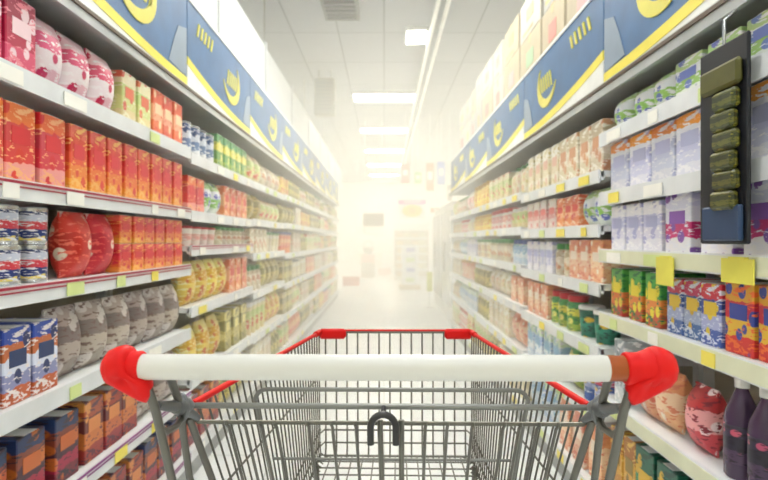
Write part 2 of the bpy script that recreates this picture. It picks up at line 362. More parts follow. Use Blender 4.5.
# ------------------------------------------------------------------ goods
D = {  # design: words, fields from bottom to top, accents
 'pink': ('pink and white', ['#e8b8c4', '#f3e6ea', '#e05a7c', '#f0c8d0'], '#c22050', '#f6f0f2'),
 'crimson': ('crimson', ['#d8456a', '#b81840', '#a01038'], '#f0d0d8', '#e88090'),
 'lime': ('pale yellow-green', ['#e8d8a0', '#d8dc90', '#c8d888', '#f0e8c0'], '#e07050', '#f4f0d0'),
 'salmon': ('salmon orange', ['#e86a4a', '#f0a080', '#e8503a'], '#f8d8b0', '#d83828'),
 'orange': ('orange and red', ['#ee9c98', '#d83848', '#d04050', '#e86830'], '#d82430', '#f4b080'),
 'redgold': ('red and gold', ['#ec9438', '#e47038', '#dc3434', '#d02030', '#e05050'], '#d8303c', '#f0b068'),
 'navy': ('dark blue', ['#e8d070', '#243c78', '#d04058', '#c8d0e0', '#203468'], '#20305c', '#e8eaf0'),
 'red': ('bright red', ['#d03040', '#c01830', '#d82838'], '#f0d8c8', '#e86058'),
 'peach': ('orange and cream', ['#e88848', '#f0b080', '#e07040'], '#d83830', '#f8e0c0'),
 'stripe': ('blue and orange striped', ['#c05030', '#8890b8', '#d8e0f0', '#c06040', '#3058a8'], '#283c68', '#e8e0e0'),
 'mottle': ('grey-brown mottled', ['#a09488', '#c0b4a8', '#887c78', '#b8a8a0'], '#d8d0cc', '#806860'),
 'maroon': ('maroon', ['#7c2838', '#a82448', '#4c2838', '#884030', '#283c68'], '#c86830', '#382838'),
 'ember': ('brown and orange', ['#9c3038', '#c86838', '#6c3034', '#a8402c'], '#d88848', '#5c2c40'),
 'plum': ('plum purple', ['#6c3060', '#a03070', '#d8c8d8', '#5c2858'], '#c03060', '#e8e0e8'),
 'bluewhite': ('blue and white', ['#f0f2f4', '#7088b0', '#d8e0ec', '#405c90'], '#284878', '#f4f6f8'),
 'green': ('green and yellow', ['#a8c050', '#68a048', '#e0d858', '#58a860'], '#e8e080', '#388048'),
 'yellow': ('yellow', ['#e8c048', '#f0d860', '#e0b030', '#f0e080'], '#d87838', '#f8f0b0'),
 'olive': ('olive yellow', ['#a89c48', '#c8b860', '#8c8438', '#d8cc80'], '#e8dc90', '#7c7030'),
 'beige': ('beige', ['#d8ccb0', '#e8dcc8', '#c8b898'], '#d09870', '#f4f0e4'),
 'cream': ('cream', ['#f0e8d4', '#e8dcc0', '#f4f0e4'], '#e0b8a0', '#d8c890'),
 'pinkcream': ('pink and cream', ['#f0dcd4', '#e8a8a0', '#f4ece4'], '#e07870', '#f8f4ec'),
 'lavender': ('white and lavender', ['#e8e8f4', '#dcdcf0', '#c4c8e8', '#eceef8'], '#b0b4dc', '#f6f6fc'),
 'lavorange': ('orange-topped lavender', ['#e4e6f4', '#d4d8f0', '#c8ccec', '#e8eaf6', '#ee9a38'], '#b4b8dc', '#f4f4fc'),
 'lavband': ('red-banded white', ['#f0f0f4', '#c83870', '#e4e6f4', '#d8daf0'], '#8858b0', '#eceef8'),
 'greenwhite': ('white and green', ['#e8f0e8', '#98c868', '#eef2f8', '#b8d890'], '#6878c0', '#f4f6fa'),
 'candy': ('red, yellow and blue', ['#d84038', '#e8c040', '#c83040', '#e0a838'], '#3848a0', '#f07838'),
 'meadow': ('bright green and yellow', ['#c8503c', '#e08040', '#48a048', '#58b050'], '#e8d840', '#2c7848'),
 'royal': ('royal blue', ['#4868b0', '#a8b4dc', '#3c58a0', '#c83858'], '#e0c040', '#dce4f4'),
 'greywhite': ('grey and white', ['#d0d8dc', '#b8c4cc', '#e8ecee', '#a8b4bc'], '#88949c', '#f2f4f6'),
 'dusk': ('dark purple', ['#503c58', '#2c2838', '#383048'], '#c85878', '#241f2c'),
 'apricot': ('apricot', ['#f0b890', '#f4d0b0', '#e89870'], '#f8e8d8', '#e08068'),
 'teal': ('teal green', ['#20785c', '#2c9070', '#186450'], '#d8b030', '#104838'),
 'gold': ('gold', ['#c89028', '#e0b030', '#b87c20'], '#887018', '#f0d060'),
 'skyblue': ('pale blue and white', ['#c8dcf0', '#e4eef8', '#a8c8e8', '#d8ecd0'], '#88b8d8', '#f4f8fc'),
 'roast': ('rose red', ['#d05068', '#e8a0a8', '#c03850'], '#f4dce0', '#903048'),
}
def dm(k):
    d = D[k]; return pack_mat(k, d[1], d[2], d[3])
capcols = [mat('cap_white', '#f0f0ee', .35), mat('cap_red', '#c42430', .35), mat('cap_blue', '#2c4c98', .35), mat('cap_green', '#3c9048', .35), mat('cap_gold', '#d0a840', .3, .5)]
tin = mat('tin', '#c8caca', .25, .8)
glassy = mat('plastic_amber', '#b88848', .2)
_proto = {}
def proto(kind, dk, w, h, dp, near, side):
    """goods of one kind: origin at the base centre, front towards the aisle (local +X turned by the side)"""
    key = (kind, dk, round(w, 3), round(h, 3), near)
    if key in _proto: return _proto[key]
    m = dm(dk); cap = capcols[hash_(dk) % 5]; n = 16 if near else 10
    if kind == 'snack_pouch':
        b = MB(); nu, nv = 8, 10
        def pt(i, j, sgn):
            u = -1+2*i/nu; v = j/nv
            prof = math.sin(PI*min(1, max(0, (v-.06)/.88)))**.4 if .06 < v < .94 else 0
            e = (1-abs(u)**4)**.6 if abs(u) < 1 else 0
            th = .003+dp*.33*prof*e
            ww = w/2*(1-.03*prof)
            return (sgn*th, u*ww, v*h)
        vs = [pt(i, j, sg) for sg in (1, -1) for j in range(nv+1) for i in range(nu+1)]
        fs = []; q = (nu+1)*(nv+1)
        for g in (0, q):
            for j in range(nv):
                for i in range(nu): a = g+j*(nu+1)+i; fs.append((a, a+1, a+nu+2, a+nu+1))
        ring = [j*(nu+1) for j in range(nv)] + [nv*(nu+1)+i for i in range(nu)] + [j*(nu+1)+nu for j in range(nv, 0, -1)] + [i for i in range(nu, 0, -1)]
        for k in range(len(ring)): a, c = ring[k], ring[(k+1) % len(ring)]; fs.append((a, c, c+q, a+q))
        b.add(vs, fs); r = b.build(kind, m)
        if near:
            for z in (.012, h-.012):
                b = MB()
                for k in range(3): b.box((0, 0, z+(k-1)*.005), (.009, w*.98, .0022))
                kid(b.build('crimped_seal', capcols[0], r, autosmooth=False), r)
    elif kind == 'carton':
        b = MB(); b.box((0, 0, h/2), (dp, w, h), bev=.003); r = b.build(kind, m, autosmooth=False)
        if near:
            b = MB(); b.box((0, 0, h+.0008), (dp*.96, w*.46, .0014)); kid(b.build('top_flap', capcols[0], r, autosmooth=False), r)
            b = MB(); b.box((dp/2+.0006, 0, h*.60), (.001, w*.62, h*.22)); kid(b.build('printed_panel', mat('print_panel_'+dk, D[dk][2], .4), r, autosmooth=False), r)
    elif kind == 'tin_can':
        R = w/2; b = MB(); b.lathe([(R*.93, 0), (R, .004), (R*.97, .008), (R*.97, h-.008), (R, h-.004), (R*.97, h)], n, 1); b.lathe([(R*.985, .012), (R*.985, h-.012)], n, 0, caps=False)
        r = b.build(kind, [m, tin])
        if near:
            b = MB(); b.lathe([(R*.85, h-.0015), (R*.85, h+.0004), (R*.5, h+.0004)], n); b.tube([(R*.3, 0, h+.002), (R*.1, .008, h+.0025), (-R*.2, 0, h+.002), (R*.1, -.008, h+.0025)], .0015, 6, closed=True); kid(b.build('lid', tin, r), r)
    elif kind == 'bottle':
        R = w/2; b = MB(); b.lathe([(R*.9, 0), (R, .006), (R, h*.58), (R*.93, h*.66), (R*.55, h*.80), (R*.34, h*.88), (R*.34, h*.93)], n, 0)
        if near:
            r = b.build(kind, mat('plastic_'+dk, D[dk][1][0], .25))
            b = MB(); b.lathe([(R*1.015, h*.16), (R*1.015, h*.54)], n, caps=False); kid(b.build('label', m, r), r)
            b = MB(); b.lathe([(R*.42, h*.90), (R*.42, h*.985), (R*.36, h)], n); kid(b.build('cap', cap, r), r)
        else:
            b.lathe([(R*.42, h*.90), (R*.42, h*.985), (R*.36, h)], n, 1); r = b.build(kind, [m, cap])
    elif kind == 'jar':
        R = w/2; b = MB(); b.lathe([(R*.88, 0), (R*.98, .006), (R*.98, h*.74), (R*.8, h*.82)], n, 0)
        if near:
            r = b.build(kind, m); b = MB(); b.lathe([(R*.86, h*.82), (R*.88, h*.84), (R*.88, h*.98), (R*.82, h)], n); kid(b.build('lid', cap, r), r)
        else:
            b.lathe([(R*.88, h*.82), (R*.88, h)], n, 1); r = b.build(kind, [m, cap])
    elif kind == 'tub':
        R = w/2; b = MB(); b.lathe([(R*.78, 0), (R*.95, h*.9)], n, 0)
        if near:
            r = b.build(kind, m); b = MB(); b.lathe([(R*.98, h*.88), (R*.99, h*.96), (R*.9, h)], n); kid(b.build('lid', cap, r), r)
        else:
            b.lathe([(R*.98, h*.88), (R*.98, h)], n, 1); r = b.build(kind, [m, cap])
    r.hide_render = False
    _proto[key] = [r, False]
    return _proto[key]
def hash_(s): return sum(ord(c)*(i+3) for i, c in enumerate(s))
KW = {'snack_pouch': 'pouch', 'carton': 'carton', 'tin_can': 'tin', 'bottle': 'bottle', 'jar': 'jar', 'tub': 'tub'}
def shelfword(i, n): return {0: 'bottom', n-1: 'top'}.get(i, ordn[n-1-i])
counter = {}
def run(side, si, nsh, z, y0, y1, kind, dk, w, h, dp=.14, stack=1, bay=0):
    near = bay < 2
    X = RL if side < 0 else RR
    nn = max(1, int((y1-y0)/(w+.006))); st = (y1-y0)/nn
    for lay in range(stack):
        for k in range(nn):
            y = y0+(k+.5)*st
            p = proto(kind, dk, w, h, dp, near, side)
            if not p[1]: o = p[0]; p[1] = True
            else: o = copy_tree(p[0])
            jx = random.uniform(0, .008)
            dd = dp if kind == 'carton' else dp*.7 if kind == 'snack_pouch' else w
            o.location = (X+side*(.022+dd/2+jx), y, z+.0005+lay*(h+.0015))
            o.rotation_euler = (0, 0, (0 if side < 0 else PI)+random.uniform(-.03, .03)*(1 if kind != 'carton' else .35))
            words = D[dk][0]; kw = KW[kind]
            c = counter.get((side, si), 0)+k+1
            lv = '' if stack == 1 else ('lower ', 'upper ', 'topmost ')[lay]
            sw = shelfword(si, nsh)
            if y < 4.2 and c <= 20 and near:
                lab = '%s%s %s, %s from the near end of the %s rack\'s %s shelf' % (lv, words, kw, ordn[c-1], sidename[side], sw)
                o['label'] = lab
            else:
                o['label'] = '%s%s %s on the %s rack\'s %s shelf, %s bay from the camera' % (lv, words, kw, sidename[side], sw, ordn[bay])
            o['category'] = kw; o['group'] = '%s %ss on the %s rack\'s %s shelf, bay %s' % (words, kw, sidename[side], sw, ordn[bay])
    counter[(side, si)] = counter.get((side, si), 0)+nn

# shelves: heights, rail stripes, and runs of goods (shelf, from, to, kind, design, width, height, depth, layers)
SP, CA, TI, BO, JA, TU = 'snack_pouch', 'carton', 'tin_can', 'bottle', 'jar', 'tub'
LB = [(1.22, 2.65), (2.65, 3.9), (3.9, 5.15), (5.15, 6.4), (6.4, 7.65), (7.65, 8.9), (8.9, 10.15), (10.15, 11.4)]
RB = [(1.0, 2.2), (2.2, 3.45), (3.45, 4.7), (4.7, 5.95), (5.95, 7.2)]
LH = [[.15, .45, .75, 1.06, 1.33, 1.62], [.15, .50, .85, 1.15, 1.32, 1.60], [.15, .48, .80, 1.08, 1.33, 1.60], [.15, .46, .76, 1.05, 1.34, 1.61]]
RH = [[.20, .56, .89, 1.14, 1.365, 1.60], [.15, .47, .74, 1.00, 1.24, 1.46], [.15, .48, .76, 1.02, 1.26, 1.48]]
LT, RT = 1.88, 1.765
for i, (a, c) in enumerate(LB):
    rack(-1, a, c, LH[min(i, 3)], LT, i, ['purple', 'purple', 'none', 'red', 'red', 'none'] if i == 0 else (['none', 'none', 'none', 'red', 'none', 'none'] if i == 1 else None))
    banner(-1, a, c, LT+.03, 2.35, i)
for i, (a, c) in enumerate(RB):
    rack(1, a, c, RH[min(i, 2)], RT, i, ['none', 'yellow', 'yellow', 'yellow', 'none', 'none'] if i == 0 else None)
    banner(1, a, c, RT+.03, 2.20, i)

L0 = [
 (5, 1.26, 1.52, CA, 'crimson', .12, .20), (5, 1.53, 2.00, SP, 'pink', .14, .21), (5, 2.01, 2.28, CA, 'lime', .11, .19), (5, 2.29, 2.62, CA, 'salmon', .10, .20),
 (4, 1.26, 1.66, CA, 'orange', .12, .21), (4, 1.67, 2.62, CA, 'redgold', .10, .21),
 (3, 1.26, 1.62, TI, 'navy', .085, .105, .085, 2), (3, 1.70, 2.0, SP, 'red', .14, .21), (3, 2.0, 2.62, CA, 'redgold', .095, .105, .15, 2),
 (2, 1.26, 1.62, CA, 'stripe', .11, .20), (2, 1.63, 2.62, SP, 'mottle', .15, .22),
 (1, 1.26, 1.75, CA, 'maroon', .12, .20), (1, 1.76, 2.15, CA, 'ember', .12, .20), (1, 2.16, 2.62, SP, 'mottle', .14, .21),
 (0, 1.26, 1.8, CA, 'plum', .12, .20), (0, 1.8, 2.2, CA, 'ember', .12, .19), (0, 2.2, 2.62, CA, 'maroon', .12, .20)]
L1 = [
 (5, 2.68, 3.15, TI, 'bluewhite', .10, .17), (5, 3.16, 3.86, CA, 'green', .12, .20),
 (4, 2.68, 2.95, CA, 'orange', .12, .18), (4, 2.96, 3.3, SP, 'greenwhite', .12, .19), (4, 3.3, 3.86, CA, 'peach', .12, .19),
 (3, 2.68, 3.2, TU, 'pinkcream', .10, .10), (3, 3.2, 3.86, JA, 'beige', .10, .11),
 (2, 2.68, 3.4, SP, 'yellow', .15, .22), (2, 3.4, 3.86, CA, 'peach', .13, .21),
 (1, 2.68, 3.3, SP, 'yellow', .15, .24), (1, 3.3, 3.86, CA, 'olive', .14, .24),
 (0, 2.68, 3.2, CA, 'ember', .14, .24), (0, 3.2, 3.86, SP, 'olive', .15, .24)]
R0 = [
 (5, 1.2, 1.7, CA, 'greenwhite', .14, .12), (5, 1.71, 2.17, SP, 'greenwhite', .12, .13),
 (4, 1.2, 2.17, CA, 'lavorange', .15, .19),
 (3, 1.2, 1.76, CA, 'lavband', .14, .18), (3, 1.77, 2.17, CA, 'lavender', .12, .17),
 (2, 1.2, 1.44, CA, 'candy', .11, .18), (2, 1.45, 1.74, CA, 'royal', .09, .17), (2, 1.75, 2.17, CA, 'meadow', .10, .18),
 (1, 1.2, 1.48, BO, 'dusk', .085, .26), (1, 1.5, 1.72, SP, 'roast', .11, .19), (1, 1.73, 1.97, SP, 'apricot', .11, .19), (1, 1.98, 2.17, CA, 'greywhite', .09, .24),
 (0, 1.2, 1.65, CA, 'dusk', .12, .25), (0, 1.66, 1.95, CA, 'teal', .13, .26), (0, 1.95, 2.17, CA, 'gold', .10, .25)]
R1 = [
 (5, 2.24, 2.8, CA, 'beige', .13, .22), (5, 2.8, 3.42, CA, 'cream', .12, .22),
 (4, 2.24, 2.5, SP, 'greenwhite', .12, .16), (4, 2.5, 2.85, CA, 'peach', .11, .15), (4, 2.86, 3.42, CA, 'pinkcream', .12, .16),
 (3, 2.24, 2.66, CA, 'apricot', .13, .18), (3, 2.67, 2.9, JA, 'beige', .10, .16), (3, 2.9, 3.42, CA, 'lavender', .11, .17),
 (2, 2.24, 2.6, TU, 'teal', .12, .14), (2, 2.61, 3.0, JA, 'green', .11, .17), (2, 3.0, 3.42, CA, 'apricot', .12, .19),
 (1, 2.24, 2.5, BO, 'royal', .12, .23), (1, 2.5, 2.75, SP, 'green', .13, .22), (1, 2.76, 3.42, CA, 'skyblue', .13, .21),
 (0, 2.24, 2.8, CA, 'apricot', .14, .24), (0, 2.8, 3.42, SP, 'skyblue', .15, .25)]
def do(side, rows, hs, bay):
    for t in rows:
        si, a, c, kind, dk, w_, h_ = t[:7]; dp = t[7] if len(t) > 7 else .15; st = t[8] if len(t) > 8 else 1
        run(side, si, len(hs), hs[si], a, c, kind, dk, w_, h_, dp, st, bay)
do(-1, L0, LH[0], 0); do(-1, L1, LH[1], 1); do(1, R0, RH[0], 0); do(1, R1, RH[1], 1)
rnd = random.Random(5)
palL = ['olive', 'yellow', 'beige', 'lime', 'peach', 'olive', 'yellow', 'cream', 'beige', 'olive', 'lime', 'cream']
palR = ['cream', 'beige', 'apricot', 'lavender', 'pinkcream', 'lime', 'yellow', 'skyblue', 'cream', 'olive']
shapes = [(CA, .15), (SP, .16), (CA, .13), (JA, .12), (TI, .12), (BO, .11), (TU, .13)]
for side, bays, hh, top, pal in ((-1, LB, LH, LT, palL), (1, RB, RH, RT, palR)):
    for bi in range(2, len(bays)):
        a, c = bays[bi]; hs = hh[min(bi, len(hh)-1)]
        for si, z in enumerate(hs):
            sp = (hs[si+1] if si+1 < len(hs) else top)-z-.05
            cut = a+.04+(c-a-.08)*rnd.choice((.35, .5, .65))
            used = None
            for p, q in ((a+.04, cut-.01), (cut+.01, c-.04)):
                kind, w_ = rnd.choice(shapes); dk = rnd.choice([k for k in pal if k != used]); used = dk
                if kind == BO and sp < .2: kind = JA
                if bi > 4: w_ *= 1.25
                run(side, si, len(hs), z, p, q, kind, dk, w_, sp*rnd.uniform(.8, .93), .15, 1, bi)

# cartons stored on top of the right rack
ctn = [mat('box_white', '#c2bfb6', .6), mat('box_cream', '#b9ae95', .6), mat('box_grey', '#acacaa', .6)]
accs = [('red', mat('box_red', '#d89088', .6)), ('green', mat('box_green', '#a4c4a0', .6)), ('brown', mat('box_brown', '#c0ac84', .6)), ('pink', mat('box_pink', '#e0b0b0', .6)), ('yellow', mat('box_yellow', '#dcd080', .6))]
idx = 0
y = 2.3
while y < 7.0:
    L_ = rnd.choice((.34, .42, .5)); 
    if y+L_ > 7.15: break
    z = 2.2-.40+.0
    z = RT+.0245
    lays = 3
    for lay in range(lays):
        hh_ = (.36, .34, .26)[lay]*rnd.uniform(.92, 1.06)
        ll = L_-.02-(0 if lay < 2 else rnd.choice((0, .06)))
        an, am = rnd.choice(accs); bm_ = rnd.choice(ctn)
        dx = .30
        b = MB(); b.box((0, 0, hh_/2), (dx, ll, hh_), bev=.004); o = b.build('storage_box', bm_, None, (RR+.05+dx/2+.01, y+L_/2, z+.001), autosmooth=False)
        b = MB(); b.box((-dx/2-.001, 0, hh_*.55), (.002, ll*.34, hh_*.30)); b.build('printed_panel', am, o, autosmooth=False); b = MB(); b.box((-dx/2-.001, ll*.1, hh_*.15), (.002, ll*.5, hh_*.07)); b.build('printed_strip', am, o, autosmooth=False)
        b = MB(); b.box((0, 0, hh_+.0006), (dx+.002, .05, .001)); b.box((-dx/2-.0008, 0, hh_*.92), (.001, .05, hh_*.15)); b.build('packing_tape', mat('tape', '#cdb98a', .4), o, autosmooth=False)
        cname = {'box_white': 'white', 'box_cream': 'cream', 'box_grey': 'pale grey'}[bm_.name]
        tag(o, '%s storage carton with %s print, %s of %s stack above right rack banners' % (cname, an, ('lowest', 'middle', 'topmost')[lay], ordn[idx]), 'box', 'storage cartons on top of the right rack')
        z += hh_+.002
    idx += 1; y += L_+.01

# second light-coloured board on top of the left rack, behind the banners
# hanging strip with packets on the right rack
root = empty('hanging_strip', (RR-.035, 1.343, 1.17))
tag(root, 'black hanging clip strip of olive green packets in front of the near right rack', 'clip strip')
b = MB(); b.box((0, 0, .245), (.010, .19, .49), bev=.004); b.build('backing_strip', mat('strip_navy', '#080d18', .6), root, autosmooth=False)
b = MB(); b.tube([(0, 0, .48), (0, 0, .55), (.03, 0, .575)], .004, 8); b.build('hook', tin, root)
om = pack_mat('strip_packet', ['#3c4418', '#5e5e20', '#2c3418', '#545620'], '#7c7828', '#18240f')
for k in range(6):
    b = MB(); b.box((-.016, -.028+.004*((k % 2)*2-1), .345-k*.048), (.022, .088, .046), bev=.007); q = b.build('packet', om, root, autosmooth=False)
b = MB(); b.box((-.014, -.008, .405), (.018, .155, .062), bev=.012); b.build('header_card', mat('strip_olive', '#4c4b14', .6, vary=.25), root, autosmooth=False)
b = MB(); b.box((-.012, -.01, .05), (.012, .15, .085), bev=.004); b.build('lower_packet', mat('strip_blue', '#1c3a60', .45), root, autosmooth=False)
# yellow shelf signs on the near right rack
for k, (yy, zz, wd, hh_) in enumerate(((1.66, 1.085, .10, .085), (1.32, 1.105, .12, .06))):
    b = MB(); b.box((0, 0, 0), (.004, wd, hh_)); b.box((.004, 0, hh_/2), (.014, wd*.5, .008))
    o = b.build('shelf_sign', mat('sign_yellow', '#e3dc5a', .5), None, (RR-.018, yy, zz), autosmooth=False)
    tag(o, ('tall yellow card hanging from the near right rack\'s shelf edge', 'wide yellow card beneath the black hanging strip on the right')[k], 'sign')

# ------------------------------------------------------------------ far end of the shop
cream = mat('display_cream', '#f0e6c8', .6); tan = mat('tan', '#c9a66a', .6)
# dark hanging sign and the white one under it
root = empty('hanging_sign', (-.25, 13, 1.46))
b = MB(); b.box((0, 0, .20), (.49, .04, .30), bev=.01); b.build('board', mat('sign_taupe', '#54431c', .6), root, autosmooth=False)
for e in (-1, 1):
    b = MB(); b.tube([(e*.2, 0, .33), (e*.2, 0, CEIL-1.46)], .008, 6); b.build('rod', white, root)
tag(root, 'taupe rectangular board hanging over the far end of the aisle', 'sign')
root = empty('hanging_sign', (-.50, 19, 1.36))
b = MB(); b.box((0, 0, .17), (1.05, .05, .32), bev=.01); b.build('board', mat('sign_white', '#f6f4ee', .5), root, autosmooth=False)
b = MB(); b.box((-.18, -.028, .17), (.09, .006, .2)); b.box((.05, -.028, .03), (.5, .006, .03)); b.box((.2, -.028, .2), (.12, .006, .12), 1); b.build('printed_marks', [mat('mark_red', '#cc4a44', .5), mat('mark_blue', '#7c98c8', .5)], root, autosmooth=False)
for e in (-1, 1):
    b = MB(); b.tube([(e*.42, 0, .33), (e*.42, 0, CEIL-1.36)], .008, 6); b.build('rod', white, root)
tag(root, 'wide white sign with small red marks beneath the taupe board', 'sign')
# posters hanging on the right
cols = dict(red='#d05848', green='#78b828', orange='#e87018', blue='#5478d0', magenta='#c840b0', brown='#5c3c28', white='#e8e0e4', yellow='#ecd000')
hp = [('red', -.30, 2.45, .18, .42), ('green', -.02, 2.44, .16, .26), ('orange', .25, 2.28, .17, .62), ('blue', .50, 2.42, .17, .52), ('magenta', -.15, 1.98, .62, .10), ('white', -.15, 1.66, .58, .30), ('orange', .42, 1.80, .30, .10), ('brown', .70, 2.06, .10, .36)]
for k, (c, dx, z0, wd, hh_) in enumerate(hp):
    root = empty('hanging_poster', (.78+dx, 12.2+.02*k, z0))
    b = MB(); b.box((0, 0, hh_/2), (wd, .012, hh_), bev=.003); b.build('card', mat('poster_'+c, cols[c], .5), root, autosmooth=False)
    b = MB(); b.box((0, -.008, hh_*.55), (wd*.6, .004, hh_*.3)); b.build('printed_panel', mat('poster_print', '#f6ece4', .5), root, autosmooth=False)
    b = MB(); b.tube([(0, 0, hh_), (0, 0, CEIL-z0)], .003, 5); b.build('cord', white, root)
    shape = ('small', 'small', 'tall', 'tall', 'long flat', 'broad', 'short slanting', 'narrow')[k]
    tag(root, '%s %s poster card hanging on a cord beyond the right rack' % (shape, c), 'poster', 'promotional cards hanging near the far end')
root = empty('round_sign', (.62, 12.0, 1.72))
b = MB(); b.lathe([(.001, -.012), (.20, -.012), (.22, 0), (.20, .012), (.001, .012)], 26, c=(0, 0, .1), M=Matrix.Scale(.62, 3, Vector((0, 0, 1))) @ Matrix.Rotation(PI/2, 3, 'X'), caps=False); b.build('disc', mat('poster_yellow', cols['yellow'], .5), root)
b = MB(); b.box((-.03, -.016, .1), (.03, .006, .12)); b.box((.04, -.016, .1), (.03, .006, .12)); b.build('printed_marks', mat('mark_orange', '#e89830', .5), root, autosmooth=False)
b = MB(); b.tube([(0, 0, .22), (0, 0, CEIL-1.72)], .003, 5); b.build('cord', white, root)
tag(root, 'yellow oval sign hanging above the cream display stand', 'sign')

def stand(name, x0, x1, y_, hs_, top, label, cat, mcol, items, depth=.45):
    root = empty(name, ((x0+x1)/2, y_+depth/2, 0)); W = x1-x0
    b = MB(); b.box((0, depth/2-.015, top/2), (W, .03, top)); b.build('back_panel', mcol, root, autosmooth=False)
    for e in (-1, 1):
        b = MB(); b.box((e*(W/2-.015), -.01, top/2), (.03, depth-.04, top)); b.build('side_panel', mcol, root, autosmooth=False)
    for h in hs_:
        b = MB(); b.box((0, -.015, h-.015), (W-.062, depth-.04, .03)); b.box((0, -depth/2+.0, h-.02), (W-.062, .01, .05), 0); b.build('shelf', white, root, autosmooth=False)
    b = MB(); b.box((0, -.01, top+.09), (W, depth-.02, .18)); b.build('header', white, root, autosmooth=False)
    tag(root, label, cat)
    for i, h in enumerate(hs_):
        nx = (hs_[i+1] if i+1 < len(hs_) else top)-h-.07
        n = int((W-.1)/.22)
        for k in range(n):
            dk = items[(i*2+k) % len(items)] if len(items) > 1 else items[0]
            key = ('far', dk, round(nx, 2))
            if key not in _proto:
                bb = MB(); bb.box((0, 0, nx/2), (.19, .22, nx), bev=.006); _proto[key] = [bb.build('carton', dm(dk), None, autosmooth=False), False]
            p = _proto[key]
            if p[1]: o = p[0].copy(); COL.objects.link(o)
            else: o = p[0]; p[1] = True
            o.location = (x0+.05+(k+.5)*(W-.1)/n, y_+.16, h+.001)
            tag(o, '%s carton, %s from left on %s tier up of %s' % (D[dk][0], ordn[k], ordn[i], SHORT[label]), 'carton', 'cartons on '+SHORT[label])
SHORT = {}
l1 = 'cream display stand with a tall white header beyond the right rack'; SHORT[l1] = 'the cream display stand'
stand('display_stand', .32, 1.30, 16, [.1, .33, .56, .79, 1.02, 1.25], 1.46, l1, 'display stand', mat('stand_brown', '#8a6428', .6), ['gold', 'olive'])
l2 = 'low pale display case against the back wall under the white sign'; SHORT[l2] = 'the pale display case'
stand('display_case', -1.15, -.05, 22.5, [.12, .42, .72], 1.0, l2, 'display case', cream, ['peach', 'beige', 'green'])
# crates by the far left corner
def crate(x, y_, z, mcol, label):
    b = MB(); W, Dp, H = .42, .34, .24
    b.box((0, 0, .01), (W, Dp, .02))
    for e in (-1, 1):
        for k in range(4): b.box((e*(W/2-.008), 0, .035+k*.055), (.016, Dp, .035)); b.box((0, e*(Dp/2-.008), .035+k*.055), (W-.034, .016, .035))
        for g in (-1, 1): b.box((e*(W/2-.012), g*(Dp/2-.012), H/2), (.024, .024, H))
    tag(b.build('crate', mcol, None, (x, y_, z), autosmooth=False), label, 'crate', 'plastic crates by the far left corner')
oc, bc = mat('crate_orange', '#d85818', .5), mat('crate_brown', '#6c5424', .5)
crate(-.85, 14.2, 0, oc, 'orange crate on the floor past the left rack\'s end')
crate(-.50, 17.2, 0, bc, 'brown crate at the bottom of the far left stack'); crate(-.50, 17.2, .245, bc, 'brown crate second in the far left stack'); crate(-.50, 17.2, .49, oc, 'orange crate topmost of the far left stack')
crate(.02, 18.5, 0, oc, 'lone orange crate near the middle of the far floor')
# basket with arched handle on the crates
b = MB(); b.tube([(-.16, 0, .20)]+[(.16*-math.cos(t), 0, .2+.22*math.sin(t)) for t in [i*PI/10 for i in range(1, 10)]]+[(.16, 0, .2)], .015, 8)
b.lathe([(.12, 0), (.17, .2), (.16, .2), (.11, .01)], 18); tag(b.build('basket', mat('wicker', '#54401c', .7), None, (-.50, 17.2, .735)), 'brown arched-handle basket resting on the far crate stack', 'basket')
# stack of white packs on a pallet right
b = MB()
for k in range(5): b.box((-.2+k*.1, 0, .10), (.07, .5, .02))
for k in range(3): b.box((0, -.21+.21*k, .045), (.5, .07, .09))
tag(b.build('pallet', mat('pallet_wood', '#d8c098', .7), None, (.62, 13.2, 0), autosmooth=False), 'small pale pallet under the white packs right of centre', 'pallet')
for k in range(4):
    b = MB(); b.box((0, 0, .12), (.40, .40, .235), bev=.03); o = b.build('wrapped_pack', mat('wrap_white', '#f0f2f8', .3), None, (.62+.01*(k % 2), 13.2, .1105+k*.2375), autosmooth=False)
    b = MB(); b.box((0, -.202, .12), (.2, .006, .1)); b.build('label', mat('wrap_violet' if k % 2 else 'wrap_green', '#8c94d8' if k % 2 else '#c4dc8c', .4), o, autosmooth=False)
    tag(o, 'white wrapped pack with %s label, %s from the pallet up' % ('violet' if k % 2 else 'green', ordn[k]), 'pack', 'white wrapped packs on the pallet')
# white cooler cabinets beyond the end of the right rack
for k, yy in enumerate((7.55, 9.0)):
    root = empty('cooler_cabinet', (1.22, yy+.6, 0)); W, H = 1.36, 1.72
    b = MB(); b.box((.22, 0, H/2), (.05, W, H)); b.box((-.02, -W/2+.02, H/2), (.50, .04, H)); b.box((-.02, W/2-.02, H/2), (.50, .04, H)); b.box((-.02, 0, H-.06), (.50, W-.08, .12)); b.box((-.02, 0, .12), (.50, W-.08, .24)); b.build('body', white, root, autosmooth=False)
    for q in range(4):
        b = MB(); b.box((.0, 0, .5+q*.29), (.38, W-.09, .02)); b.build('shelf', white, root, autosmooth=False)
    for e in (-1, 1):
        b = MB(); b.box((-.285, e*W/4, .92), (.03, W/2-.02, 1.36)); dr = b.build('door', mat('door_frost', '#e4eaec', .15), root, autosmooth=False)
        b = MB(); b.tube([(-.315, e*.05, .7), (-.325, e*.05, .72), (-.325, e*.05, 1.12), (-.315, e*.05, 1.14)], .009, 8); b.build('handle', tin, dr)
    tag(root, ('white cooler cabinet directly past the right rack\'s end', 'white cooler cabinet further along behind the first cooler')[k], 'cabinet')
root = empty('price_post', (.80, 9.6, 0))
b = MB(); b.lathe([(.09, 0), (.09, .012), (.02, .02)], 18); b.build('base', white, root)
b = MB(); b.tube([(0, 0, .015), (0, 0, .6)], .008, 8); b.build('pole', white, root)
